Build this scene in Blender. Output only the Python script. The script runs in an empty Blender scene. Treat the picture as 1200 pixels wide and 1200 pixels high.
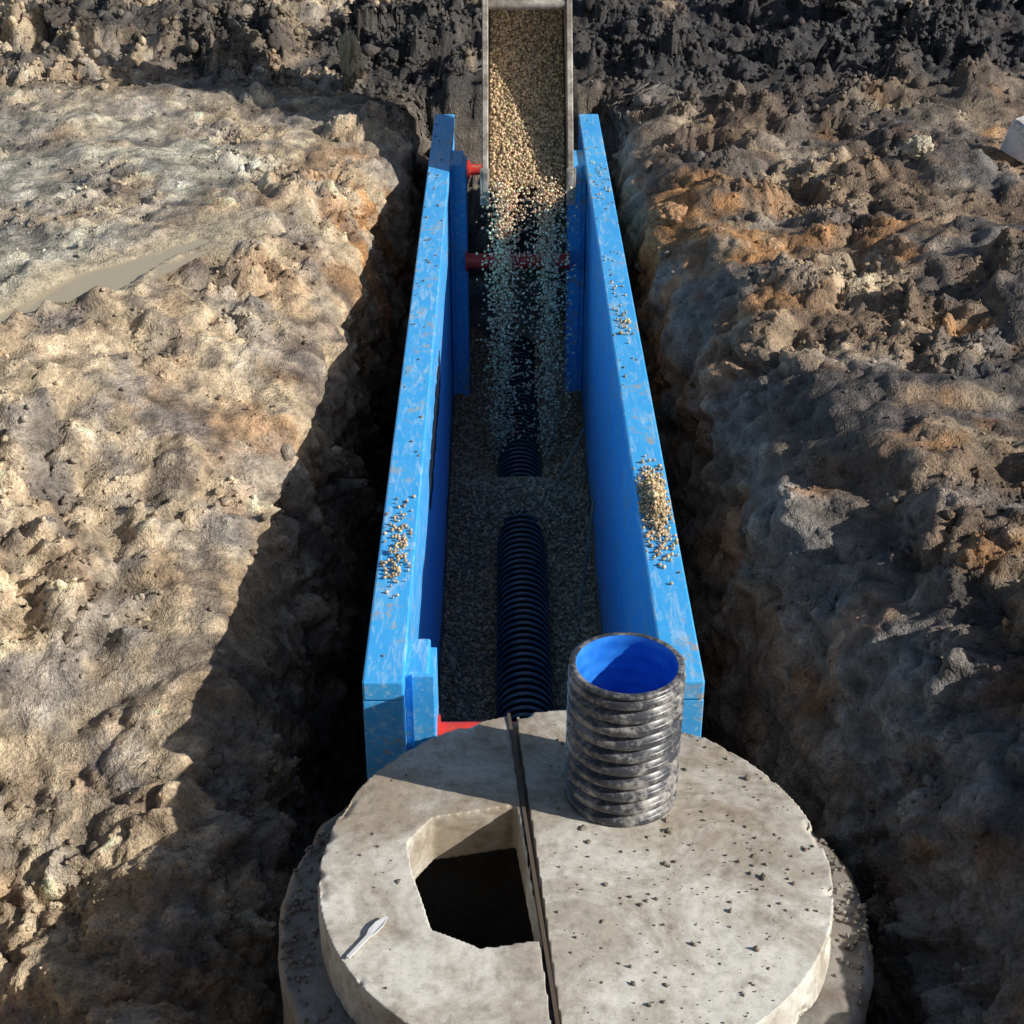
import bpy, bmesh, math, random
import numpy as np
from mathutils import Vector, Matrix
random.seed(7); rng=np.random.default_rng(7)
scene=bpy.context.scene
R=math.radians

# ---------------------------------------------------------------- noise
def _h(ix,iy,iz,s):
    h=(ix.astype(np.int64)*374761393+iy.astype(np.int64)*668265263+iz.astype(np.int64)*2147483647+s*974634777)&0xffffffff
    h=((h^(h>>13))*1274126177)&0xffffffff
    h=((h^(h>>15))*2246822519)&0xffffffff
    return (h^(h>>16))&0xffffffff
def vnoise(p,s=0):
    f=np.floor(p); i=f.astype(np.int64); t=p-f
    w=t*t*t*(t*(t*6-15)+10)
    out=np.zeros(len(p))
    for dx in (0,1):
        for dy in (0,1):
            for dz in (0,1):
                hh=_h(i[:,0]+dx,i[:,1]+dy,i[:,2]+dz,s)
                gx=(hh&1023)/511.5-1; gy=((hh>>10)&1023)/511.5-1; gz=((hh>>20)&1023)/511.5-1
                d=gx*(t[:,0]-dx)+gy*(t[:,1]-dy)+gz*(t[:,2]-dz)
                ww=(w[:,0] if dx else 1-w[:,0])*(w[:,1] if dy else 1-w[:,1])*(w[:,2] if dz else 1-w[:,2])
                out+=d*ww
    return out*1.3
def fbm(p,o=4,s=0,g=.5):
    a=1;r=0;q=p.copy()
    for k in range(o):
        r=r+a*vnoise(q,s+k*17); q=q*2.03+3.7; a*=g
    return r
def ridged(p,o=3,s=0):
    a=1;r=0;q=p.copy()
    for k in range(o):
        r=r+a*(1-2*np.abs(vnoise(q,s+k*13))); q=q*2.1+1.3; a*=.5
    return r/1.75
def worley(p,s=0):
    f=np.floor(p).astype(np.int64); best=np.full(len(p),9.0); idv=np.zeros(len(p)); sec=np.full(len(p),9.0)
    for dx in (-1,0,1):
        for dy in (-1,0,1):
            for dz in (-1,0,1):
                c=f+np.array([dx,dy,dz]); hh=_h(c[:,0],c[:,1],c[:,2],s)
                q=np.stack([(hh&1023)/1023,((hh>>10)&1023)/1023,((hh>>20)&1023)/1023],1)+c
                d=((q-p)**2).sum(1)
                m=d<best
                sec=np.where(m,best,np.minimum(sec,d)); idv=np.where(m,(hh%997)/997.,idv); best=np.where(m,d,best)
    return np.sqrt(best),np.sqrt(sec),idv
def sst(a,b,x):
    t=np.clip((x-a)/(b-a),0,1); return t*t*(3-2*t)
def plates(p,f,s,ed=.22):
    q=p*f+.35*np.stack([vnoise(p*f*1.3,s+1),vnoise(p*f*1.3,s+2),vnoise(p*f*1.3,s+3)],1)
    a,b,i=worley(q,s); e=sst(0,ed,b-a)
    return (i*2-1)*e-(1-e)*.45+ .5*np.clip(1-a,0,1)*e-.25

# ---------------------------------------------------------------- helpers
def mat(name):
    m=bpy.data.materials.new(name); m.use_nodes=True
    nt=m.node_tree; b=nt.nodes['Principled BSDF']; return m,nt,b
def N(nt,t,**k):
    n=nt.nodes.new(t)
    for a,v in k.items(): setattr(n,a,v)
    return n
def noise(nt,scale,detail=6,rough=.6,co=None,dist=0):
    n=N(nt,'ShaderNodeTexNoise'); n.inputs['Scale'].default_value=scale; n.inputs['Detail'].default_value=detail
    n.inputs['Roughness'].default_value=rough; n.inputs['Distortion'].default_value=dist
    if co is not None: nt.links.new(co,n.inputs['Vector'])
    return n
def ramp(nt,fac,stops):
    r=N(nt,'ShaderNodeValToRGB'); e=r.color_ramp.elements
    while len(e)<len(stops): e.new(.5)
    for i,(p,c) in enumerate(stops):
        e[i].position=p; e[i].color=(c if len(c)==4 else (*c,1))
    nt.links.new(fac,r.inputs['Fac']); return r
def mix(nt,fac,a,b,bt='MIX'):
    m=N(nt,'ShaderNodeMix',data_type='RGBA',blend_type=bt)
    for sock,v in ((m.inputs[0],fac),(m.inputs[6],a),(m.inputs[7],b)):
        if isinstance(v,bpy.types.NodeSocket): nt.links.new(v,sock)
        elif isinstance(v,(int,float)): sock.default_value=v
        else: sock.default_value=(*v,1) if len(v)==3 else v
    return m.outputs[2]
def bump(nt,b,h,st=.5,dist=.01):
    n=N(nt,'ShaderNodeBump'); n.inputs['Strength'].default_value=st; n.inputs['Distance'].default_value=dist
    nt.links.new(h,n.inputs['Height']); nt.links.new(n.outputs[0],b.inputs['Normal']); return n
def objco(nt): return N(nt,'ShaderNodeTexCoord').outputs['Object']
def newobj(name,me,m=None,parent=None,smooth=False):
    o=bpy.data.objects.new(name,me); scene.collection.objects.link(o)
    if m: me.materials.append(m)
    if parent: o.parent=parent
    if smooth: me.polygons.foreach_set('use_smooth',[True]*len(me.polygons))
    return o
def empty(name):
    o=bpy.data.objects.new(name,None); scene.collection.objects.link(o); return o
def meshnp(name,V,F,col=None):
    me=bpy.data.meshes.new(name)
    F=np.asarray(F); n,k=F.shape
    me.vertices.add(len(V)); me.vertices.foreach_set('co',np.asarray(V,dtype=np.float32).ravel())
    me.loops.add(n*k); me.loops.foreach_set('vertex_index',F.astype(np.int32).ravel())
    me.polygons.add(n); me.polygons.foreach_set('loop_start',np.arange(0,n*k,k,dtype=np.int32))
    me.polygons.foreach_set('loop_total',np.full(n,k,dtype=np.int32))
    me.update(calc_edges=True); me.validate()
    if col is not None:
        a=me.color_attributes.new('Col','FLOAT_COLOR','POINT')
        c=np.ones((len(V),4),dtype=np.float32); c[:,:3]=col; a.data.foreach_set('color',c.ravel())
    return me
def box(name,x0,x1,y0,y1,z0,z1,m,parent=None,bev=.006):
    bm=bmesh.new(); bmesh.ops.create_cube(bm,size=1)
    for v in bm.verts:
        v.co=Vector(((x0+x1)/2+v.co.x*(x1-x0),(y0+y1)/2+v.co.y*(y1-y0),(z0+z1)/2+v.co.z*(z1-z0)))
    if bev: bmesh.ops.bevel(bm,geom=bm.edges[:],offset=bev,segments=2,affect='EDGES',profile=.5)
    me=bpy.data.meshes.new(name); bm.to_mesh(me); bm.free(); return newobj(name,me,m,parent)
def lathe(name,prof,m,parent=None,seg=96,axis='Z'):
    n=len(prof); a=np.linspace(0,2*np.pi,seg,endpoint=False)
    P=np.array(prof); V=np.zeros((n,seg,3)); V[:,:,0]=P[:,0:1]*np.cos(a); V[:,:,1]=P[:,0:1]*np.sin(a); V[:,:,2]=P[:,1:2]
    V=V.reshape(-1,3)
    if axis=='Y': V=V[:,[0,2,1]]
    F=[]
    for i in range(n-1):
        j=np.arange(seg); F.append(np.stack([i*seg+j,i*seg+(j+1)%seg,(i+1)*seg+(j+1)%seg,(i+1)*seg+j],1))
    me=meshnp(name,V,np.concatenate(F)); return newobj(name,me,m,parent,True)
def ico(sub):
    bm=bmesh.new(); bmesh.ops.create_icosphere(bm,subdivisions=sub,radius=1); bm.verts.ensure_lookup_table()
    V=np.array([v.co[:] for v in bm.verts]); F=np.array([[v.index for v in f.verts] for f in bm.faces]); bm.free(); return V,F
def scatter(name,P,size,col,m,sub=1,rough=.25,flat=(.6,1.0),parent=None):
    V0,F0=ico(sub); n=len(P); k=len(V0)
    A=rng.normal(size=(n,3,3)); Q,_=np.linalg.qr(A)
    S=rng.uniform(flat[0],flat[1],(n,1,3))
    jit=1+rng.uniform(-rough,rough,(n,k,1))
    V=V0[None]*jit*S
    V=np.einsum('nij,nkj->nki',Q,V)*np.asarray(size)[:,None,None]+P[:,None,:]
    F=(F0[None]+(np.arange(n)*k)[:,None,None]).reshape(-1,3)
    C=np.repeat(np.asarray(col),k,axis=0)
    return newobj(name,meshnp(name,V.reshape(-1,3),F,C),m,parent)

# ---------------------------------------------------------------- terrain
cx,cy=.2,3.40
YK=[-60,-4,.8,2.0,2.5,3.0,3.9,4.8,6.0,7.5,9.3,10.5,11.0,13,17,60]
def T(L1,C,M1,M2,S,B,FL,FR,BR,W1,W2,CR,R1,l2,r2): return [(-60,l2),(-6,l2),L1,C,M1,M2,S,B,FL,FR,BR,W1,W2,CR,R1,(6,r2),(60,r2)]
def flat(z,z2): 
    xs=[-3,-1.6,-1.2,-.9,-.7,-.6,-.5,.65,.72,.8,.9,1.1,2.0]
    return [(-60,z2),(-6,z2)]+[(x,z) for x in xs]+[(6,z2),(60,z2)]
def wide(z): 
    xs=[-3.6,-2.7,-2.0,-1.5,-1.05,-.8,-.6,.9,1.1,1.3,1.55,1.9,2.6]
    return [(-60,z),(-6,z)]+[(x,z) for x in xs]+[(6,z),(60,z)]
K=[wide(1.4),wide(1.5),wide(1.5),
 T((-3.6,.9),(-2.7,.75),(-2.1,.45),(-1.5,.25),(-1.1,.1),(-.8,0),(-.6,-.1),(.9,-.1),(1.1,0),(1.35,.2),(1.6,.5),(2.0,.8),(2.7,.9),.9,.9),
 T((-3.7,.45),(-2.9,.0),(-2.1,-.85),(-1.6,-.95),(-1.1,-.9),(-.85,-1.0),(-.6,-1.2),(.85,-1.2),(1.1,-.9),(1.35,-.4),(1.6,.1),(2.0,.45),(2.7,.55),.55,.6),
 T((-3.7,.45),(-2.9,-.2),(-2.1,-.92),(-1.6,-.98),(-1.1,-.80),(-.85,-1.0),(-.65,-1.8),(.95,-1.8),(1.12,-1.2),(1.35,-.6),(1.6,0),(1.95,.38),(2.7,.5),.55,.6),
 T((-3.6,.45),(-2.8,.05),(-2.05,-.62),(-1.5,-.70),(-1.08,-.48),(-.80,-.65),(-.66,-1.8),(.9,-1.8),(1.05,-1.2),(1.25,-.6),(1.48,0),(1.82,.35),(2.6,.5),.55,.65),
 T((-3.4,.48),(-2.5,.36),(-1.9,.06),(-1.45,-.12),(-1.1,-.25),(-.80,-.8),(-.60,-1.8),(.75,-1.8),(.88,-1.1),(1.02,-.6),(1.2,-.05),(1.5,.3),(2.4,.45),.5,.6),
 T((-3.2,.4),(-2.3,.33),(-1.8,.2),(-1.35,.06),(-.98,-.08),(-.74,-.8),(-.55,-1.8),(.72,-1.8),(.81,-1.1),(.93,-.5),(1.08,0),(1.3,.28),(2.3,.4),.45,.55),
 T((-2.8,.32),(-1.85,.3),(-1.4,.2),(-1.1,.12),(-.84,.0),(-.66,-.8),(-.53,-1.8),(.70,-1.8),(.77,-1.1),(.86,-.4),(.96,.0),(1.12,.26),(2.2,.38),.4,.5),
 T((-2.0,.26),(-1.0,.24),(-.85,.2),(-.75,.14),(-.66,.04),(-.58,-.8),(-.5,-1.8),(.67,-1.8),(.72,-1.1),(.76,-.4),(.82,.0),(.95,.2),(2.0,.34),.36,.45),
 T((-2.0,.24),(-.95,.2),(-.8,.16),(-.72,.1),(-.62,.0),(-.55,-.5),(-.5,-1.4),(.67,-1.4),(.72,-.7),(.76,-.3),(.82,.0),(.95,.15),(2.0,.3),.33,.42),
 flat(.12,.33),flat(.3,.4),flat(.45,.45),flat(.6,.6)]
K=np.array(K); YK=np.array(YK)
ys=[-60,-40,-25,-15,-9,-5]+list(np.arange(-4,2.2,.08))
y=2.2
while y<15.5: ys.append(y); y+=.0034*y
ys+=list(15.6*np.power(60/15.6,np.linspace(0,1,40)))
ys=np.array(ys); NY=len(ys); NX=860
X=np.zeros((NY,NX)); Z=np.zeros((NY,NX))
kk=np.arange(K.shape[1]); 
for i,yy in enumerate(ys):
    j=np.clip(np.searchsorted(YK,yy)-1,0,len(YK)-2); t=(yy-YK[j])/(YK[j+1]-YK[j])
    prof=K[j]*(1-t)+K[j+1]*t
    fine=np.linspace(0,K.shape[1]-1,3400)
    px=np.interp(fine,kk,prof[:,0]); pz=np.interp(fine,kk,prof[:,1])
    ker=np.hanning(141); ker/=ker.sum()
    pxs=np.convolve(np.pad(px,70,'edge'),ker,'valid'); pzs=np.convolve(np.pad(pz,70,'edge'),ker,'valid')
    inn=(fine>1.6)&(fine<14.4); px=np.where(inn,pxs,px); pz=np.where(inn,pzs,pz)
    ds=np.hypot(np.diff(px),np.diff(pz)); xm=(px[1:]+px[:-1])/2
    w=ds/(.5+np.abs(xm-.1)*.55)*np.where(np.abs(xm)>5.3,.25,1)*np.where((xm>-.48)&(xm<.66),.25,1)
    s=np.concatenate([[0],np.cumsum(w)]); s/=s[-1]
    u=np.linspace(0,1,NX); X[i]=np.interp(u,s,px); Z[i]=np.interp(u,s,pz)
Y=np.repeat(ys[:,None],NX,1)
P=np.stack([X,Y,Z],2)
def normals(P):
    du=np.gradient(P,axis=1); dv=np.gradient(P,axis=0); n=np.cross(du,dv); n/=np.linalg.norm(n,axis=2,keepdims=True)+1e-9; return n
Nn=normals(P)
p=P.reshape(-1,3).copy(); n=Nn.reshape(-1,3)
x,yv,z=p.T
right=sst(.65,1.0,x); left=1-sst(-.6,-.45,x)
far=sst(9.5,11.4,yv+.35*fbm(p*.7,2,5)+.55*sst(.5,2,x)-.5*sst(.5,2.5,-x))
steepR=right*(1-sst(.0,.28,z))
platL=left*sst(0,.35,-(x)-np.interp(yv,[3,4.8,6,7.5,9.3],[2.7,2.5,2.3,1.8,1.0]))*(1-sst(9.5,11,yv))
platR=right*sst(.2,.35,z)*(1-far)
PX,PY,PA=-2.1,6.95,-.61
pu=(x-PX)*math.cos(PA)+(yv-PY)*math.sin(PA); pv=(yv-PY)*math.cos(PA)-(x-PX)*math.sin(PA)
pq=(pu/(.12+.04*np.sin(pv*7)))**2+(pv/.95)**2
wet=sst(-.05,.4,fbm(p*.9,3,701))
d=.10*fbm(p*.8,3,1)
rg=ridged(p*2.2,3,21)
F1,F2,idw=worley(p*3.0+fbm(p*3,2,9)[:,None]*.45,3)
G1,G2,idg=worley(p*8.5+fbm(p*7,2,19)[:,None]*.4,13)
big=np.clip(1-F1*1.1,0,1)*(idw>.3)
med=np.clip(1-G1*1.15,0,1)*(idg>.35)
patch=sst(-.3,.3,fbm(p*1.4,2,77))*(1-.6*wet)
P1=plates(p,2.3,311,.2); P2=plates(p,5.5,321,.2); P3=plates(p,13,331,.2); P4=plates(p,30,341)
soft=(1-.5*platL)*(1-.3*wet*(1-far))
d+=(.02+.22*far+.03*platR)*big*(.4+.8*patch)+(.018+.075*far+.018*platR+.014*left)*med*(.3+patch)
d+=soft*(.055*P1*(.5+.7*patch)+(.030+.018*far)*P2*(.4+patch)+(.013+.010*far)*P3*(.35+patch)+.007*P4*(.4+.8*patch))
d+=(.035+.035*steepR)*rg*soft
tooth=ridged(np.stack([yv*1.7+.5*x,x*.4,z*.5+yv*.3],1),3,41)
d+=tooth*(.12*steepR)
d+=.035*ridged(np.stack([yv*2.2-x*1.0,x*.35,z*.5],1),3,43)*left*(1-platL)*(1-far)
d+=.022*fbm(p*7,4,61)*(1-.3*wet)+.006*fbm(p*40,2,62)
d*=np.where((np.abs(x)>5.5),.5,1)
d*=1-.9*(1-sst(-1.6,-1.3,z))
pr=p+n*d[:,None]
wd=np.clip(1-(pq-1)/2.5,0,1); pr[:,2]=pr[:,2]*(1-wd*.85)+.85*wd*(.30-.09*np.clip(1.25-pq,0,1))
inb=(yv>3.98)&(yv<10.6)&(pr[:,2]>-1.72)
mL=inb&(x<0)&(pr[:,0]>-.475); pr[mL,0]=-.475-.02*rng.random(mL.sum())
mR=inb&(x>0.1)&(pr[:,0]<.66); pr[mR,0]=.66+.02*rng.random(mR.sum())
rr=np.hypot(pr[:,0]-cx,pr[:,1]-cy); m=(rr<.9)&(pr[:,2]>-1.7)
pr[m,2]=-1.7
c_tan=np.array([.66,.51,.335]); c_gt=np.array([.62,.57,.44]); c_dark=np.array([.045,.043,.044]); c_brn=np.array([.24,.16,.10])
c_or=np.array([.62,.29,.09]); c_grey=np.array([.30,.285,.265]); c_gb=np.array([.27,.215,.16])
def lerp(a,b,t): return a+(b-a)*t[:,None]
n1=fbm(p*1.1,4,101); n2=fbm(p*2.7,5,102,.6); n3=fbm(p*7,4,103,.65); n4=fbm(p*np.array([.6,.6,2.5]),4,104)
C=np.tile(c_tan,(len(p),1))
C=lerp(C,c_brn,sst(-.05,.4,n2)*.7)
C=lerp(C,c_gt,platL*sst(-.45,.1,n1)*.95)
C=lerp(C,c_grey*1.3,sst(.0,.35,fbm(p*3.3,4,152))*.5*left)
C=lerp(C,c_brn*.95,right*sst(-.75,-.15,n1)*.95)
C=lerp(C,c_gb,steepR*.85)
C=lerp(C,c_grey,steepR*sst(-.35,.1,n4)*.85)
C=lerp(C,c_tan*.75,platR*sst(.15,.45,n2)*.6)
head=np.exp(-((x-1.0)/.45)**2-((yv-7.9)/1.1)**2)+.8*np.exp(-((x+.75)/.35)**2-((yv-8.6)/1.0)**2)+.25*np.exp(-((x+1.0)/.4)**2-((yv-6.2)/.5)**2)
C=lerp(C,c_or,np.clip(head*1.3,0,1)*sst(-.25,.25,n2)*.8)
C=lerp(C,c_or*.85,sst(.22,.48,fbm(p*2.3,4,131))*(.22+.38*right)*(1-platL)*(1-.3*steepR))
lf=sst(.6,2.0,-x)
C=lerp(C,c_dark,far*sst(-.6,-.15,n1+.3*sst(-1,1,x)-.30*lf)*(.95-.1*lf))
C=lerp(C,c_dark*1.6,right*(1-far)*sst(-.08,.25,fbm(p*1.6,4,140))*.8*(1-.5*steepR))
C=lerp(C,c_dark*2.2,left*(1-far)*sst(.22,.42,fbm(p*2.6,4,143))*.55)
C=lerp(C,c_grey,sst(.2,.45,fbm(p*2.1,3,151))*.4*(1-far))
C=lerp(C,c_dark*1.2,left*(1-sst(-1.0,-.25,z))*.75*sst(4.0,4.6,yv))  # left gap darkened with depth: its shadow painted into the soil colour
C*= (1+.5*n3)[:,None]
C*= (.62+.62*np.clip(.5+.4*P3+.28*P2,0,1))[:,None]*1.05
C=lerp(C,np.array([.44,.37,.26]),np.clip(wd*1.3,0,1))
C=np.clip(C,.015,.8)
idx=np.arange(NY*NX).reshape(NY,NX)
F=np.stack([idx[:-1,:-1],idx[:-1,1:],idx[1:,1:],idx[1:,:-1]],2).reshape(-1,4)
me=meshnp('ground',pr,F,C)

def soilmat(name):
    m,nt,b=mat(name); co=objco(nt)
    at=N(nt,'ShaderNodeAttribute',attribute_name='Col')
    nA=noise(nt,17,5,.72,co); nB=noise(nt,80,3,.7,co); nC=noise(nt,1.3,3,.6,co)
    r=ramp(nt,nA.outputs['Fac'],[(.3,(.48,.46,.45)),(.5,(1,1,1)),(.72,(1.32,1.3,1.27))])
    c=mix(nt,1.0,at.outputs['Color'],r.outputs['Color'],'MULTIPLY')
    r2=ramp(nt,nB.outputs['Fac'],[(.32,(.5,.5,.5)),(.5,(1,1,1)),(.7,(1.38,1.38,1.33))])
    c=mix(nt,.75,c,r2.outputs['Color'],'MULTIPLY'); nt.links.new(c,b.inputs['Base Color'])
    rr=ramp(nt,nC.outputs['Fac'],[(.4,(.36,)*3),(.6,(.8,)*3)]); nt.links.new(rr.outputs['Color'],b.inputs['Roughness'])
    b.inputs['Specular IOR Level'].default_value=.5
    ad=N(nt,'ShaderNodeMath',operation='ADD'); nt.links.new(nA.outputs['Fac'],ad.inputs[0])
    ml=N(nt,'ShaderNodeMath',operation='MULTIPLY'); ml.inputs[1].default_value=.35; nt.links.new(nB.outputs['Fac'],ml.inputs[0]); nt.links.new(ml.outputs[0],ad.inputs[1])
    bump(nt,b,ad.outputs[0],.85,.038); return m
m_soil=soilmat('soil'); ground=newobj('ground',me,m_soil,None,True)

vis=(yv>2.3)&(yv<15)&(np.abs(x)<1.2+.33*yv)&(pr[:,2]>-1.3)&(wd<.05)&(rr>.95)&~((pr[:,0]>-.6)&(pr[:,0]<.8)&(yv<10.7))
wgt=np.where(vis,(.5+1.4*far+.8*platR+.6*left-.25*platL)*(.10+np.clip(patch,0,1)**2),0)*np.maximum(yv,.01)**1.1; wgt/=wgt.sum()
NC=48000
ii=rng.choice(len(pr),NC,p=wgt)
sz=np.clip(rng.lognormal(-5.05,.6,NC),.003,.05)*(1+1.0*far[ii])
cc=C[ii]*rng.uniform(.7,1.35,(NC,1))
scatter('soil_clods',pr[ii]+np.array([0,0,1])*(sz*.2)[:,None],sz,cc,m_soil,1,.3,(.5,1.1))

V=[];nn=60
for i in range(nn):
    a=2*math.pi*i/nn; u=.22*math.cos(a); v=1.15*math.sin(a)
    V.append((PX+u*math.cos(PA)-v*math.sin(PA),PY+u*math.sin(PA)+v*math.cos(PA),.285))
pm=bpy.data.meshes.new('puddle'); pm.from_pydata(V,[],[list(range(nn))])
m,nt,b=mat('muddy_water'); b.inputs['Base Color'].default_value=(.48,.40,.27,1); b.inputs['Roughness'].default_value=.06
nz=noise(nt,9,3,.5,objco(nt)); bump(nt,b,nz.outputs['Fac'],.1,.01); newobj('puddle',pm,m)

# ---------------------------------------------------------------- gravel
m_grav,nt,b=mat('gravel'); at=N(nt,'ShaderNodeAttribute',attribute_name='Col'); nt.links.new(at.outputs['Color'],b.inputs['Base Color']); b.inputs['Roughness'].default_value=.85
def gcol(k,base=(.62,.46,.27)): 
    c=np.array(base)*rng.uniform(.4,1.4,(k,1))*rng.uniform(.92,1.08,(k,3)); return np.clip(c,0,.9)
def bedz(X_,Y_):
    q=np.stack([X_,Y_,0*X_],1)
    zz=-1.63+.03*fbm(q*2.5,3,201)+.07*np.abs(X_-.1)
    zz+=.28*np.exp(-((Y_-8.05)/.36)**2-((X_-.1)/.42)**2)+.20*sst(8.0,10.2,Y_)*np.exp(-((X_-.45)/.22)**2)+.18*sst(8.0,10.2,Y_)*np.exp(-((X_+.25)/.2)**2)+.05*sst(8.0,9,Y_)
    return zz
gx=np.linspace(-.33,.52,70); gy=np.linspace(3.9,10.6,400); GX,GY=np.meshgrid(gx,gy); q=np.stack([GX.ravel(),GY.ravel(),0*GX.ravel()],1)
gz=bedz(GX.ravel(),GY.ravel())+.012*vnoise(q*45,205)
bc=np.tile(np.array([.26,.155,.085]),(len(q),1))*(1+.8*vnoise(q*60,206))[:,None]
idx=np.arange(len(q)).reshape(400,70); F=np.stack([idx[:-1,:-1],idx[:-1,1:],idx[1:,1:],idx[1:,:-1]],2).reshape(-1,4)
gb=empty('gravel_bed')
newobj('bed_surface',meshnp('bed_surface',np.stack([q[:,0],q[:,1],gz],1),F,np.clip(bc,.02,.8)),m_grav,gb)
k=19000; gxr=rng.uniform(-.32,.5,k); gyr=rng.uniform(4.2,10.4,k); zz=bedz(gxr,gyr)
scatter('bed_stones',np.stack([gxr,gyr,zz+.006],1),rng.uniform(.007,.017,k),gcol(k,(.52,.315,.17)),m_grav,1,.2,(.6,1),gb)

# ---------------------------------------------------------------- trench box
def bluemat(name,dirt=.5):
    m,nt,b=mat(name); co=objco(nt)
    n1=noise(nt,3.5,6,.7,co); n2=noise(nt,22,6,.75,co,.5)
    mp=N(nt,'ShaderNodeMapping'); nt.links.new(co,mp.inputs['Vector']); mp.inputs['Scale'].default_value=(9,1.6,9)
    n3=noise(nt,4,7,.75,mp.outputs[0],.6)
    blue=mix(nt,n1.outputs['Fac'],(.03,.34,.88),(.10,.58,1.0))
    sc=ramp(nt,n3.outputs['Fac'],[(.51,(0,0,0)),(.64,(1,1,1))])
    f1=N(nt,'ShaderNodeMath',operation='MULTIPLY'); f1.inputs[1].default_value=.55; nt.links.new(sc.outputs['Color'],f1.inputs[0])
    c=mix(nt,f1.outputs[0],blue,(.62,.82,.92))
    ad=N(nt,'ShaderNodeMath',operation='MULTIPLY'); nt.links.new(n1.outputs['Fac'],ad.inputs[0]); nt.links.new(n2.outputs['Fac'],ad.inputs[1])
    sc2=ramp(nt,ad.outputs[0],[(.295,(0,0,0)),(.355,(1,1,1))])
    f2=N(nt,'ShaderNodeMath',operation='MULTIPLY'); f2.inputs[1].default_value=dirt; nt.links.new(sc2.outputs['Color'],f2.inputs[0])
    c=mix(nt,f2.outputs[0],c,(.46,.40,.31)); nt.links.new(c,b.inputs['Base Color'])
    b.inputs['Roughness'].default_value=.34; bump(nt,b,n2.outputs['Fac'],.12,.004); return m
m_blue=bluemat('blue_painted_steel',.85)
m_mudsteel,nt,b=mat('mud_caked_steel'); nz=noise(nt,5,6,.7,objco(nt)); r=ramp(nt,nz.outputs['Fac'],[(.38,(.05,.12,.28)),(.46,(.2,.15,.1)),(.7,(.33,.26,.18))]); nt.links.new(r.outputs['Color'],b.inputs['Base Color']); b.inputs['Roughness'].default_value=.9
m_red,nt,b=mat('red_painted_steel'); nz=noise(nt,20,4,.7,objco(nt)); r=ramp(nt,nz.outputs['Fac'],[(.4,(.8,.05,.035)),(.6,(.6,.05,.035)),(.7,(.45,.25,.15))]); nt.links.new(r.outputs['Color'],b.inputs['Base Color']); b.inputs['Roughness'].default_value=.4
m_blk,nt,b=mat('black_stencil'); b.inputs['Base Color'].default_value=(.01,.012,.02,1); b.inputs['Roughness'].default_value=.6
tb=empty('trench_box')
Y0,Y1,ZT,ZB=4.07,10.45,.16,-1.75
def panel(name,x0,x1,y0,y1,z0,z1,inner):
    ny,nz_=160,50; Yg,Zg=np.meshgrid(np.linspace(y0,y1,ny),np.linspace(z0,z1,nz_))
    q=np.stack([Yg.ravel(),Zg.ravel(),0*Yg.ravel()],1)
    de=.004*fbm(q*1.6,3,601+int(x0*10)); xf=inner+de; xb=(x0 if abs(inner-x1)<1e-6 else x1)+0*de
    V=np.concatenate([np.stack([xf,q[:,0],q[:,1]],1),np.stack([xb,q[:,0],q[:,1]],1)])
    idx=np.arange(ny*nz_).reshape(nz_,ny); a=np.stack([idx[:-1,:-1],idx[:-1,1:],idx[1:,1:],idx[1:,:-1]],2).reshape(-1,4)
    o=newobj(name,meshnp(name,V,np.concatenate([a,a[:,::-1]+ny*nz_])),m_blue,tb,True)
    o.data.materials.append(m_mudsteel); mi=np.zeros(2*len(a),dtype=np.int32); mi[len(a):]=1; o.data.polygons.foreach_set('material_index',mi); return o
for side,xo,xi in (('left',-.45,-.32),('right',.637,.507)):
    s=1 if xi>xo else -1
    a,b_=sorted((xo,xi-s*.014)); panel(side+'_panel',a,b_,Y0+.01,Y1-.01,ZB,ZT-.06,xi-s*.014)
    a,b_=sorted((xo-s*.002,xi)); box(side+'_top_beam',a,b_,Y0,Y1,ZT-.075,ZT,m_blue,tb,.007)
    for yy in (Y0+.0,Y1-.12):
        a,b_=sorted((xo-s*.003,xi-s*.004)); box(side+'_end_plate',a,b_,yy+.003,yy+.12,ZB,ZT-.077,m_blue,tb,.004)
    for yy in (4.16,9.45):
        w=.2 if yy<5 else .3
        a,b_=sorted((xi-s*.01,xi+s*.075)); box(side+'_strut_post',a,b_,yy,yy+w,ZB,ZT-.03,m_blue,tb,.008)
        a,b_=sorted((xi+s*.02,xi+s*.092)); box(side+'_post_flange',a,b_,yy-.012,yy+.003,ZB,ZT-.035,m_blue,tb,.002)
        a,b_=sorted((xi+s*.072,xi+s*.095)); box(side+'_post_keeper',a,b_,yy+.01,yy+w-.01,ZB,ZT-.06,m_blue,tb,.003)
def rod(name,p0,p1,r,m,parent,seg=20):
    p0=Vector(p0);p1=Vector(p1); bm=bmesh.new(); bmesh.ops.create_cone(bm,cap_ends=True,segments=seg,radius1=r,radius2=r,depth=(p1-p0).length)
    M=Matrix.Translation((p0+p1)/2)@(p1-p0).to_track_quat('Z','Y').to_matrix().to_4x4(); bmesh.ops.transform(bm,matrix=M,verts=bm.verts)
    me=bpy.data.meshes.new(name); bm.to_mesh(me); bm.free(); return newobj(name,me,m,parent)
for yy,zz,r_ in ((4.26,-.19,.036),(9.36,-.46,.048),(10.2,-.14,.036)):
    rod('strut',(-.235,yy,zz),(.42,yy,zz),r_,m_red,tb)
    for xa in (-.225,.41): rod('strut_flange',(xa-.008,yy,zz),(xa+.008,yy,zz),.062,m_red,tb)
for i in range(7):
    box('stencil_mark',-.3335,-.3290,6.2+i*.2,6.2+i*.2+.12,-.44-.02*(i%2),-.24,m_blk,tb,0)
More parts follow.
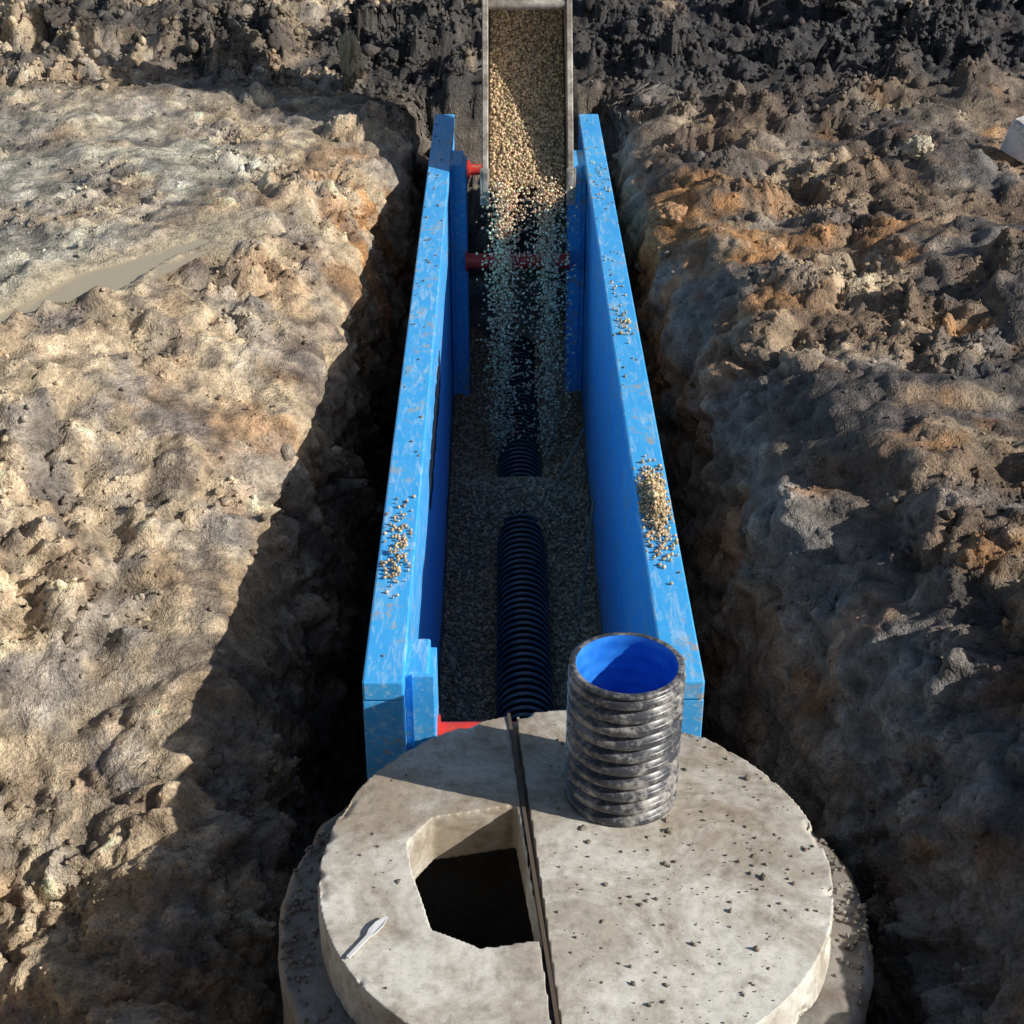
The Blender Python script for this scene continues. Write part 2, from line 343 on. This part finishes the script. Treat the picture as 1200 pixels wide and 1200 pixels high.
rod('brace_rod',(.49,7.45,-1.1),(.40,7.05,-1.62),.009,m_mudsteel,tb); rod('brace_rod',(.49,8.5,-1.2),(.3,8.2,-1.45),.009,m_mudsteel,tb)
def pile(xc,yc,sx,sy,n,h): 
    px=rng.normal(xc,sx,n); py=rng.normal(yc,sy,n); e=np.exp(-((px-xc)/sx)**2/1.5-((py-yc)/sy)**2/1.5)
    return np.stack([px,py,ZT+.006+rng.random(n)*h*e],1)
pp=np.concatenate([pile(.570,5.20,.028,.12,1000,.065),pile(.575,4.9,.03,.08,50,.004),pile(-.385,4.80,.026,.10,110,.02),pile(-.385,5.05,.03,.09,50,.0),pile(.57,6.9,.02,.1,36,.01),pile(.57,7.3,.03,.3,20,.0),pile(.58,9.0,.03,.2,20,.01)])
ok=((pp[:,0]>-.445)&(pp[:,0]<-.325))|((pp[:,0]>.512)&(pp[:,0]<.632)); pp=pp[ok]
scatter('loose_gravel',pp,rng.uniform(.005,.0105,len(pp)),gcol(len(pp)),m_grav,1,.25)
k=45; pp=np.stack([rng.uniform(-.44,-.33,k),4.1+6.2*rng.random(k)**.6,np.full(k,ZT+.002)],1); p2=np.stack([rng.uniform(.515,.63,k),4.1+6.2*rng.random(k)**.6,np.full(k,ZT+.002)],1)
pp=np.concatenate([pp,p2]); scatter('mud_crumbs',pp,rng.uniform(.003,.010,len(pp)),np.tile([.25,.2,.14],(len(pp),1)),m_soil,1,.3)

# ---------------------------------------------------------------- pipes
def pipemat(name,lo,hi,rgh,dustc=(.40,.37,.33),blk=(.022,.023,.028)):
    m,nt,b=mat(name); co=objco(nt); n1=noise(nt,6,6,.75,co); n2=noise(nt,45,4,.7,co)
    mu=N(nt,'ShaderNodeMath',operation='ADD'); nt.links.new(n1.outputs['Fac'],mu.inputs[0])
    m2=N(nt,'ShaderNodeMath',operation='MULTIPLY'); m2.inputs[1].default_value=.6; nt.links.new(n2.outputs['Fac'],m2.inputs[0]); nt.links.new(m2.outputs[0],mu.inputs[1])
    r=ramp(nt,mu.outputs[0],[(lo,(0,0,0)),(hi,(1,1,1))])
    c=mix(nt,r.outputs['Color'],blk,dustc); nt.links.new(c,b.inputs['Base Color']); b.inputs['Roughness'].default_value=rgh; return m
m_pipe=pipemat('blackened_plastic_groove',1.2,1.5,.5,blk=(.006,.006,.008)); m_crest=pipemat('lightened_dusty_plastic_crest',.7,1.1,.3,(.16,.14,.12),(.045,.048,.06)); m_pipe2=pipemat('dusty_corrugated_plastic',.76,.98,.36,dustc=(.42,.39,.35),blk=(.05,.052,.062))  # blackened grooves and paler crests paint rib shading into colour; crests also dusty
def corr(L,pitch,ro,ri,z0=0,g=.3):
    pr=[];k=int(L/pitch)
    for i in range(k):
        b=z0+i*pitch
        pr+=[(ri,b),(ri,b+pitch*g),(ro-.004,b+pitch*(g+.07)),(ro,b+pitch*(g+.18)),(ro,b+pitch*.78),(ro-.004,b+pitch*.9),(ri,b+pitch*.985)]
    return pr
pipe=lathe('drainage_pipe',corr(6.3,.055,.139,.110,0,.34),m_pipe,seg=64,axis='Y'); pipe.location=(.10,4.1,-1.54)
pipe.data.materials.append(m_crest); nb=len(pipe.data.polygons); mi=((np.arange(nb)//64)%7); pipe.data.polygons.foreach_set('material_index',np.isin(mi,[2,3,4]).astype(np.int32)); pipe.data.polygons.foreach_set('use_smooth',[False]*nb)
ri=empty('riser_pipe'); ri.location=(.352,3.73,0)
pf=corr(.47,.047,.171,.148,-.02,.28); top=pf[-1][1]
pf+=[(.166,top+.004),(.168,top+.016),(.158,top+.02),(.149,top+.018)]
lathe('corrugated_wall',pf,m_pipe2,ri,128)
m_bin,nt,b=mat('blue_plastic_liner'); nz=noise(nt,14,4,.6,objco(nt)); r=ramp(nt,nz.outputs['Fac'],[(.35,(.015,.17,.68)),(.65,(.04,.27,.82)),(.85,(.3,.35,.45))]); nt.links.new(r.outputs['Color'],b.inputs['Base Color']); b.inputs['Roughness'].default_value=.35
pl=[(.1490,top+.0175)]
zc=top+.01
while zc>-.02: pl+=[(.1470,zc),(.1440,zc-.012),(.1470,zc-.024)]; zc-=.047
lathe('inner_liner',pl,m_bin,ri,128)
ri.rotation_euler=(R(-1.0),R(.6),0)

# ---------------------------------------------------------------- manhole
def concmat(name,a=(.74,.705,.62),bcol=(.39,.32,.235),mud=.5):
    m,nt,b=mat(name); co=objco(nt); n1=noise(nt,2.6,8,.75,co,.8); n2=noise(nt,26,5,.65,co); n3=noise(nt,150,2,.6,co); n4=noise(nt,9,7,.75,co,.4)
    r=ramp(nt,n1.outputs['Fac'],[(.42,(0,0,0)),(.58,(1,1,1))])
    sx=N(nt,'ShaderNodeSeparateXYZ'); nt.links.new(co,sx.inputs[0])
    mr=N(nt,'ShaderNodeMapRange'); mr.inputs[1].default_value=3.25; mr.inputs[2].default_value=3.75; nt.links.new(sx.outputs[1],mr.inputs[0])
    fa=N(nt,'ShaderNodeMath',operation='MULTIPLY_ADD'); nt.links.new(mr.outputs[0],fa.inputs[0]); fa.inputs[1].default_value=.7; nt.links.new(r.outputs['Color'],fa.inputs[2])
    f=N(nt,'ShaderNodeMath',operation='MULTIPLY',use_clamp=True); f.inputs[1].default_value=mud; nt.links.new(fa.outputs[0],f.inputs[0])
    c=mix(nt,f.outputs[0],a,bcol)
    r4=ramp(nt,n4.outputs['Fac'],[(.32,(.55,.52,.48)),(.47,(1,1,1))]); c=mix(nt,.7,c,r4.outputs['Color'],'MULTIPLY')
    r2=ramp(nt,n2.outputs['Fac'],[(.3,(.72,.70,.67)),(.5,(1,1,1)),(.7,(1.1,1.09,1.07))]); c=mix(nt,1.0,c,r2.outputs['Color'],'MULTIPLY')
    r3=ramp(nt,n3.outputs['Fac'],[(.30,(.5,.5,.48)),(.40,(1,1,1))]); c=mix(nt,.6,c,r3.outputs['Color'],'MULTIPLY')
    nt.links.new(c,b.inputs['Base Color']); rg_=ramp(nt,f.outputs[0],[(0,(.85,)*3),(.7,(.42,)*3)]); nt.links.new(rg_.outputs[0],b.inputs['Roughness']); bump(nt,b,n2.outputs['Fac'],.25,.004); return m
m_conc=concmat('concrete',mud=.66); m_mort=concmat('mortar',(.33,.31,.28),(.22,.17,.12),.6)
mh=empty('concrete_manhole')
bm=bmesh.new(); bmesh.ops.create_cone(bm,cap_ends=True,segments=128,radius1=.737,radius2=.730,depth=.17,matrix=Matrix.Translation((cx,cy,-.085)))
sm_=bpy.data.meshes.new('cover_slab'); bm.to_mesh(sm_); bm.free(); slab=newobj('cover_slab',sm_,m_conc,mh)
def prism(name,pts,z0,z1):
    bm=bmesh.new(); vs=[bm.verts.new((a,b,z0)) for a,b in pts]; f=bm.faces.new(vs); e=bmesh.ops.extrude_face_region(bm,geom=[f])
    for v in e['geom']:
        if isinstance(v,bmesh.types.BMVert): v.co.z=z1
    bmesh.ops.recalc_face_normals(bm,faces=bm.faces); me=bpy.data.meshes.new(name); bm.to_mesh(me); bm.free(); return newobj(name,me)
hole=[(-.285,3.50),(-.215,3.61),(.034,3.665),(.102,3.115),(-.067,3.085),(-.2,3.155),(-.262,3.38)]
groove=[(-.0,4.3),(.022,4.3),(.158,2.6),(.136,2.6)]
riserhole=[(.352+.14*math.cos(a),3.73+.14*math.sin(a)) for a in np.linspace(0,2*math.pi,40,endpoint=False)]
cut=[prism('c1',hole,-.3,.1),prism('c2',groove,-.03,.1),prism('c3',riserhole,-.3,.1)]
for c_ in cut:
    md=slab.modifiers.new('b','BOOLEAN'); md.operation='DIFFERENCE'; md.object=c_; md.solver='EXACT'
md=slab.modifiers.new('r','REMESH'); md.mode='VOXEL'; md.voxel_size=.0065
dg=bpy.context.evaluated_depsgraph_get(); nm=bpy.data.meshes.new_from_object(slab.evaluated_get(dg)); slab.modifiers.clear(); slab.data=nm
for c_ in cut: bpy.data.objects.remove(c_)
def rough_mesh(me,amp1,f1,amp2,f2,s):
    n=len(me.vertices); co=np.zeros(n*3,dtype=np.float32); me.vertices.foreach_get('co',co); nr=np.zeros(n*3,dtype=np.float32); me.vertices.foreach_get('normal',nr)
    P_=co.reshape(-1,3).astype(float); Q=nr.reshape(-1,3)
    dd=amp1*fbm(P_*f1,3,s)+amp2*fbm(P_*f2,2,s+5)
    er=np.clip(1-np.abs(np.hypot(P_[:,0]-cx,P_[:,1]-cy)-.73)/.03,0,1)
    dd-=.024*er*np.clip(fbm(P_*8,3,s+9)-.15,0,1)*2
    P_+=Q*dd[:,None]; me.vertices.foreach_set('co',P_.astype(np.float32).ravel()); me.update()
    me.polygons.foreach_set('use_smooth',[True]*len(me.polygons))
rough_mesh(slab.data,.0035,4,.0010,26,301)
if not slab.data.materials: slab.data.materials.append(m_conc)
m_jt,nt,b=mat('joint_strip'); b.inputs['Base Color'].default_value=(.11,.08,.055,1); b.inputs['Roughness'].default_value=.8
o=prism('joint_strip',[(.009,4.11),(.0195,4.11),(.151,2.69),(.140,2.69)],-.035,.006); o.data.materials.append(m_jt); o.parent=mh
prf=[(.60,-1.75),(.60,-.175),(.84,-.18),(.86,-.2),(.855,-.55),(.87,-.56),(.87,-.6),(.855,-.61),(.86,-1.75)]
pd=[]
for i in range(len(prf)-1):
    a_=np.array(prf[i]);b2=np.array(prf[i+1]); L=np.linalg.norm(b2-a_); kk_=max(1,int(L/.015))
    for j in range(kk_): pd.append(tuple(a_+(b2-a_)*j/kk_))
pd.append(prf[-1])
ring=lathe('chamber_ring',pd,m_mort,mh,300); 
ring.data.transform(Matrix.Translation((cx,cy,0))); 
me=ring.data; n_=len(me.vertices); co=np.zeros(n_*3,dtype=np.float32); me.vertices.foreach_get('co',co); P_=co.reshape(-1,3).astype(float)
rad=P_[:,:2]-np.array([cx,cy]); rl=np.linalg.norm(rad,axis=1); dd=(.012*fbm(P_*4,3,401)+.004*fbm(P_*25,2,403))*(rl>.7)
P_[:,:2]+=rad/rl[:,None]*dd[:,None]; P_[:,2]+=np.where((rl>.7)&(P_[:,2]>-.3),.02*fbm(P_*7,4,410),0); me.vertices.foreach_set('co',P_.astype(np.float32).ravel()); me.update()
k=700; a=rng.uniform(0,2*np.pi,k); r_=.71*np.sqrt(rng.random(k)); px=cx+r_*np.cos(a); py=cy+r_*np.sin(a)
ok=(px>.14)&(np.hypot(px-.352,py-3.73)>.18)|(rng.random(k)<.35)&(px<-.3)
px=px[ok];py=py[ok]; k=len(px)
sz=np.clip(rng.lognormal(-5.6,.6,k),.0015,.013)
scatter('mud_spatter',np.stack([px,py,sz*.05+.001],1),sz,np.tile([.28,.235,.18],(k,1))*rng.uniform(.6,1.3,(k,1)),m_soil,1,.3,(.4,1.2))
k=900; a=rng.uniform(0,2*np.pi,k); r_=rng.uniform(.745,.85,k); sz=rng.uniform(.003,.012,k)
scatter('ledge_debris',np.stack([cx+r_*np.cos(a),cy+r_*np.sin(a),-.178+sz*.3],1),sz,np.tile([.34,.30,.25],(k,1))*rng.uniform(.6,1.3,(k,1)),m_soil,1,.3,(.5,1.1))
m_w,nt,b=mat('white_plastic'); b.inputs['Base Color'].default_value=(.72,.72,.7,1)
tr=empty('plastic_scoop'); tr.location=(-.37,3.12,.008); tr.rotation_euler=(0,0,R(-33))
bm=bmesh.new()
out=[(-.005,-.09),(.005,-.09),(.006,.0),(.013,.02),(.014,.05),(.004,.085),(-.004,.085),(-.012,.05),(-.012,.02),(-.006,0)]
vs=[bm.verts.new((a,b_,.004*math.sin(b_*30))) for a,b_ in out]; f=bm.faces.new(vs); e=bmesh.ops.extrude_face_region(bm,geom=[f])
for v in e['geom']:
    if isinstance(v,bmesh.types.BMVert): v.co.z+=.004
me=bpy.data.meshes.new('blade'); bm.to_mesh(me); bm.free(); newobj('blade',me,m_w,tr)

# ---------------------------------------------------------------- excavator bucket
m_st,nt,b=mat('worn_dusty_steel'); nz=noise(nt,9,6,.7,objco(nt)); r=ramp(nt,nz.outputs['Fac'],[(.35,(.12,.09,.07)),(.5,(.30,.26,.21)),(.68,(.58,.53,.45))]); nt.links.new(r.outputs['Color'],b.inputs['Base Color']); b.inputs['Roughness'].default_value=.5
m_yel,nt,b=mat('yellow_machine_paint'); b.inputs['Base Color'].default_value=(.55,.3,.03,1); b.inputs['Roughness'].default_value=.45
ex=empty('excavator_bucket')
BX0,BX1=-.085,.385
def side(name,x0,x1):
    pts=[(9.08,.03),(9.22,-.04),(9.75,.25),(10.5,.95),(10.7,1.35),(10.5,1.75),(10.1,1.7),(9.86,1.22),(9.42,.62),(9.09,.2)]
    bm=bmesh.new(); vs=[bm.verts.new((x0,a,b_)) for a,b_ in pts]; f=bm.faces.new(vs); e=bmesh.ops.extrude_face_region(bm,geom=[f])
    for v in e['geom']:
        if isinstance(v,bmesh.types.BMVert): v.co.x=x1
    bmesh.ops.recalc_face_normals(bm,faces=bm.faces); bmesh.ops.bevel(bm,geom=bm.edges[:],offset=.005,segments=1,affect='EDGES')
    me=bpy.data.meshes.new(name); bm.to_mesh(me); bm.free(); return newobj(name,me,m_st,ex)
side('side_plate_1',BX0-.036,BX0); side('side_plate_2',BX1,BX1+.036)
for xa in (BX0-.050,BX1-.006): 
    o=box('wear_strip',xa,xa+.056,-.01,.012,0,.22,m_st,ex,.004); o.location=(0,9.085,.0); o.rotation_euler=(R(-6),0,0)
def shell(name,pts,x0,x1,m,t=.015):
    bm=bmesh.new(); a=[bm.verts.new((x0,p_[0],p_[1])) for p_ in pts]; b_=[bm.verts.new((x1,p_[0],p_[1])) for p_ in pts]
    for i in range(len(pts)-1): bm.faces.new([a[i],a[i+1],b_[i+1],b_[i]])
    me=bpy.data.meshes.new(name); bm.to_mesh(me); bm.free(); o=newobj(name,me,m,ex); md=o.modifiers.new('s','SOLIDIFY'); md.thickness=t; md.offset=0; return o
shell('bucket_floor',[(9.12,.02),(9.24,-.02),(9.75,.27),(10.3,.78),(10.48,.97),(10.68,1.35),(10.5,1.73),(10.12,1.69),(9.95,1.40)],BX0,BX1,m_st)
rod('crossbar',(BX0,9.76,1.02),(BX1,9.76,1.02),.03,m_st,ex)
for xa in (.05,.22): box('hinge_ear',xa,xa+.03,10.4,10.62,1.65,1.95,m_st,ex,.01)
rod('hinge_pin',(.02,10.52,1.88),(.28,10.52,1.88),.03,m_st,ex)
arm=box('dipper_arm',.09,.21,-.1,.1,0,2.2,m_yel,ex,.02); arm.location=(0,10.52,1.8); arm.rotation_euler=(R(-28),0,0)
def gsurf(u,v):
    yy=9.14+v*1.25; zz=.06+v*1.05+.02*np.sin(np.pi*np.clip(v,0,1))+.03*np.sin(np.pi*u)
    return yy,zz
uu,vv=np.meshgrid(np.linspace(0,1,30),np.linspace(0,1,70)); yy,zz=gsurf(uu,vv)
q=np.stack([BX0+.004+uu*(BX1-BX0-.008),yy,zz],2).reshape(-1,3); q[:,2]+=.012*vnoise(q*30,501)
idx=np.arange(len(q)).reshape(70,30); F=np.stack([idx[:-1,:-1],idx[:-1,1:],idx[1:,1:],idx[1:,:-1]],2).reshape(-1,4)
newobj('gravel_load',meshnp('gravel_load',q,F,np.tile([.30,.22,.13],(len(q),1))),m_grav,ex)
k=9000; u=rng.random(k); v=rng.random(k); yy,zz=gsurf(u,v)
scatter('gravel_load_stones',np.stack([BX0+.012+u*(BX1-BX0-.024),yy+rng.normal(0,.004,k),zz+rng.uniform(-.002,.02,k)],1),rng.uniform(.007,.0145,k),gcol(k),m_grav,1,.2,(.6,1),ex)
k=7500; t=rng.random(k)**.85*.62
st=rng.random(k); xc=np.where(st<.40,rng.normal(.01,.032,k),np.where(st<.74,rng.normal(.27,.03,k),rng.uniform(-.10,.40,k)))
v0=.75+rng.normal(0,.13,k)
fy=9.12-v0*t*.9+rng.normal(0,.03,k); fz=.10+rng.normal(0,.035,k)-.55*t-4.4*t*t; fx=.14+(xc-.14)*(1+.2*t)+rng.normal(0,.02,k)
ok=(fz>bedz(fx,fy))&(fx>-.3)&(fx<.49); P_=np.stack([fx,fy,fz],1)[ok]
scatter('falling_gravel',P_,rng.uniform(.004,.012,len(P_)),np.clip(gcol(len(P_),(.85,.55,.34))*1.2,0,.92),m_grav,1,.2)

def rock(name,loc,s,col,sub=5,seed=0,m=None,fl=(1,1,.7)):
    V0,F0=ico(sub); dd=1+.3*fbm(V0*1.1+seed,3,seed)+.16*plates(V0,1.8,seed+3,.1)+.07*plates(V0,5,seed+5)+.03*plates(V0,12,seed+6)
    V=V0*dd[:,None]*np.array(fl)*s+np.array(loc)
    return newobj(name,meshnp(name,V,F0,np.tile(col,(len(V),1))),m or m_soil)
rock('clay_lump',(-1.05,11.0,.38),.15,(.5,.42,.28),seed=3,fl=(.5,.8,1.2)); rock('clay_lump',(2.33,8.67,.47),.09,(.58,.5,.36),seed=5)
rock('clay_lump',(2.6,12.4,.55),.2,(.12,.11,.1),seed=9)
rock('clay_lump',(.95,8.25,.2),.14,(.5,.28,.14),seed=12)
bm=bmesh.new(); bmesh.ops.create_cube(bm,size=1)
for v in bm.verts: v.co=Vector((v.co.x*(.15+.03*v.co.z),v.co.y*.2,v.co.z*.2+.03*v.co.x)); 
for v in bm.verts: v.co+=Vector([random.uniform(-.015,.015) for _ in range(3)])
bmesh.ops.bevel(bm,geom=bm.edges[:],offset=.012,segments=2,affect='EDGES')
me=bpy.data.meshes.new('white_stone_block'); bm.to_mesh(me); bm.free()
m_ws,nt,b=mat('white_stone'); nz=noise(nt,12,6,.7,objco(nt)); r=ramp(nt,nz.outputs['Fac'],[(.35,(.45,.42,.38)),(.5,(.78,.77,.75))]); nt.links.new(r.outputs['Color'],b.inputs['Base Color']); b.inputs['Roughness'].default_value=.8
o=newobj('white_stone_block',me,m_ws); o.location=(2.95,8.70,.52); o.rotation_euler=(.2,.15,.5)

# ---------------------------------------------------------------- camera & light
cam=bpy.data.cameras.new('camera'); co_=bpy.data.objects.new('camera',cam); scene.collection.objects.link(co_); scene.camera=co_
cam.sensor_width=36; cam.lens=55.5; cam.clip_end=500
co_.location=(0,0,3.14); co_.rotation_euler=(R(90-30.07),0,R(-.35))
sd=Vector((1,-.33,.608)).normalized()
L=bpy.data.lights.new('sun','SUN'); L.energy=5.0; L.angle=R(.5); L.color=(1,.97,.915)
lo=bpy.data.objects.new('sun',L); scene.collection.objects.link(lo); lo.rotation_euler=sd.to_track_quat('Z','Y').to_euler()
w=bpy.data.worlds.new('World'); scene.world=w; w.use_nodes=True; nt=w.node_tree
sk=nt.nodes.new('ShaderNodeTexSky'); sk.sky_type='NISHITA'; sk.sun_disc=False; sk.sun_elevation=R(30); sk.sun_rotation=math.atan2(1,-.33)
nt.links.new(sk.outputs[0],nt.nodes['Background'].inputs[0]); nt.nodes['Background'].inputs[1].default_value=.08
scene.view_settings.view_transform='Standard'; scene.view_settings.look='None'; scene.view_settings.exposure=0
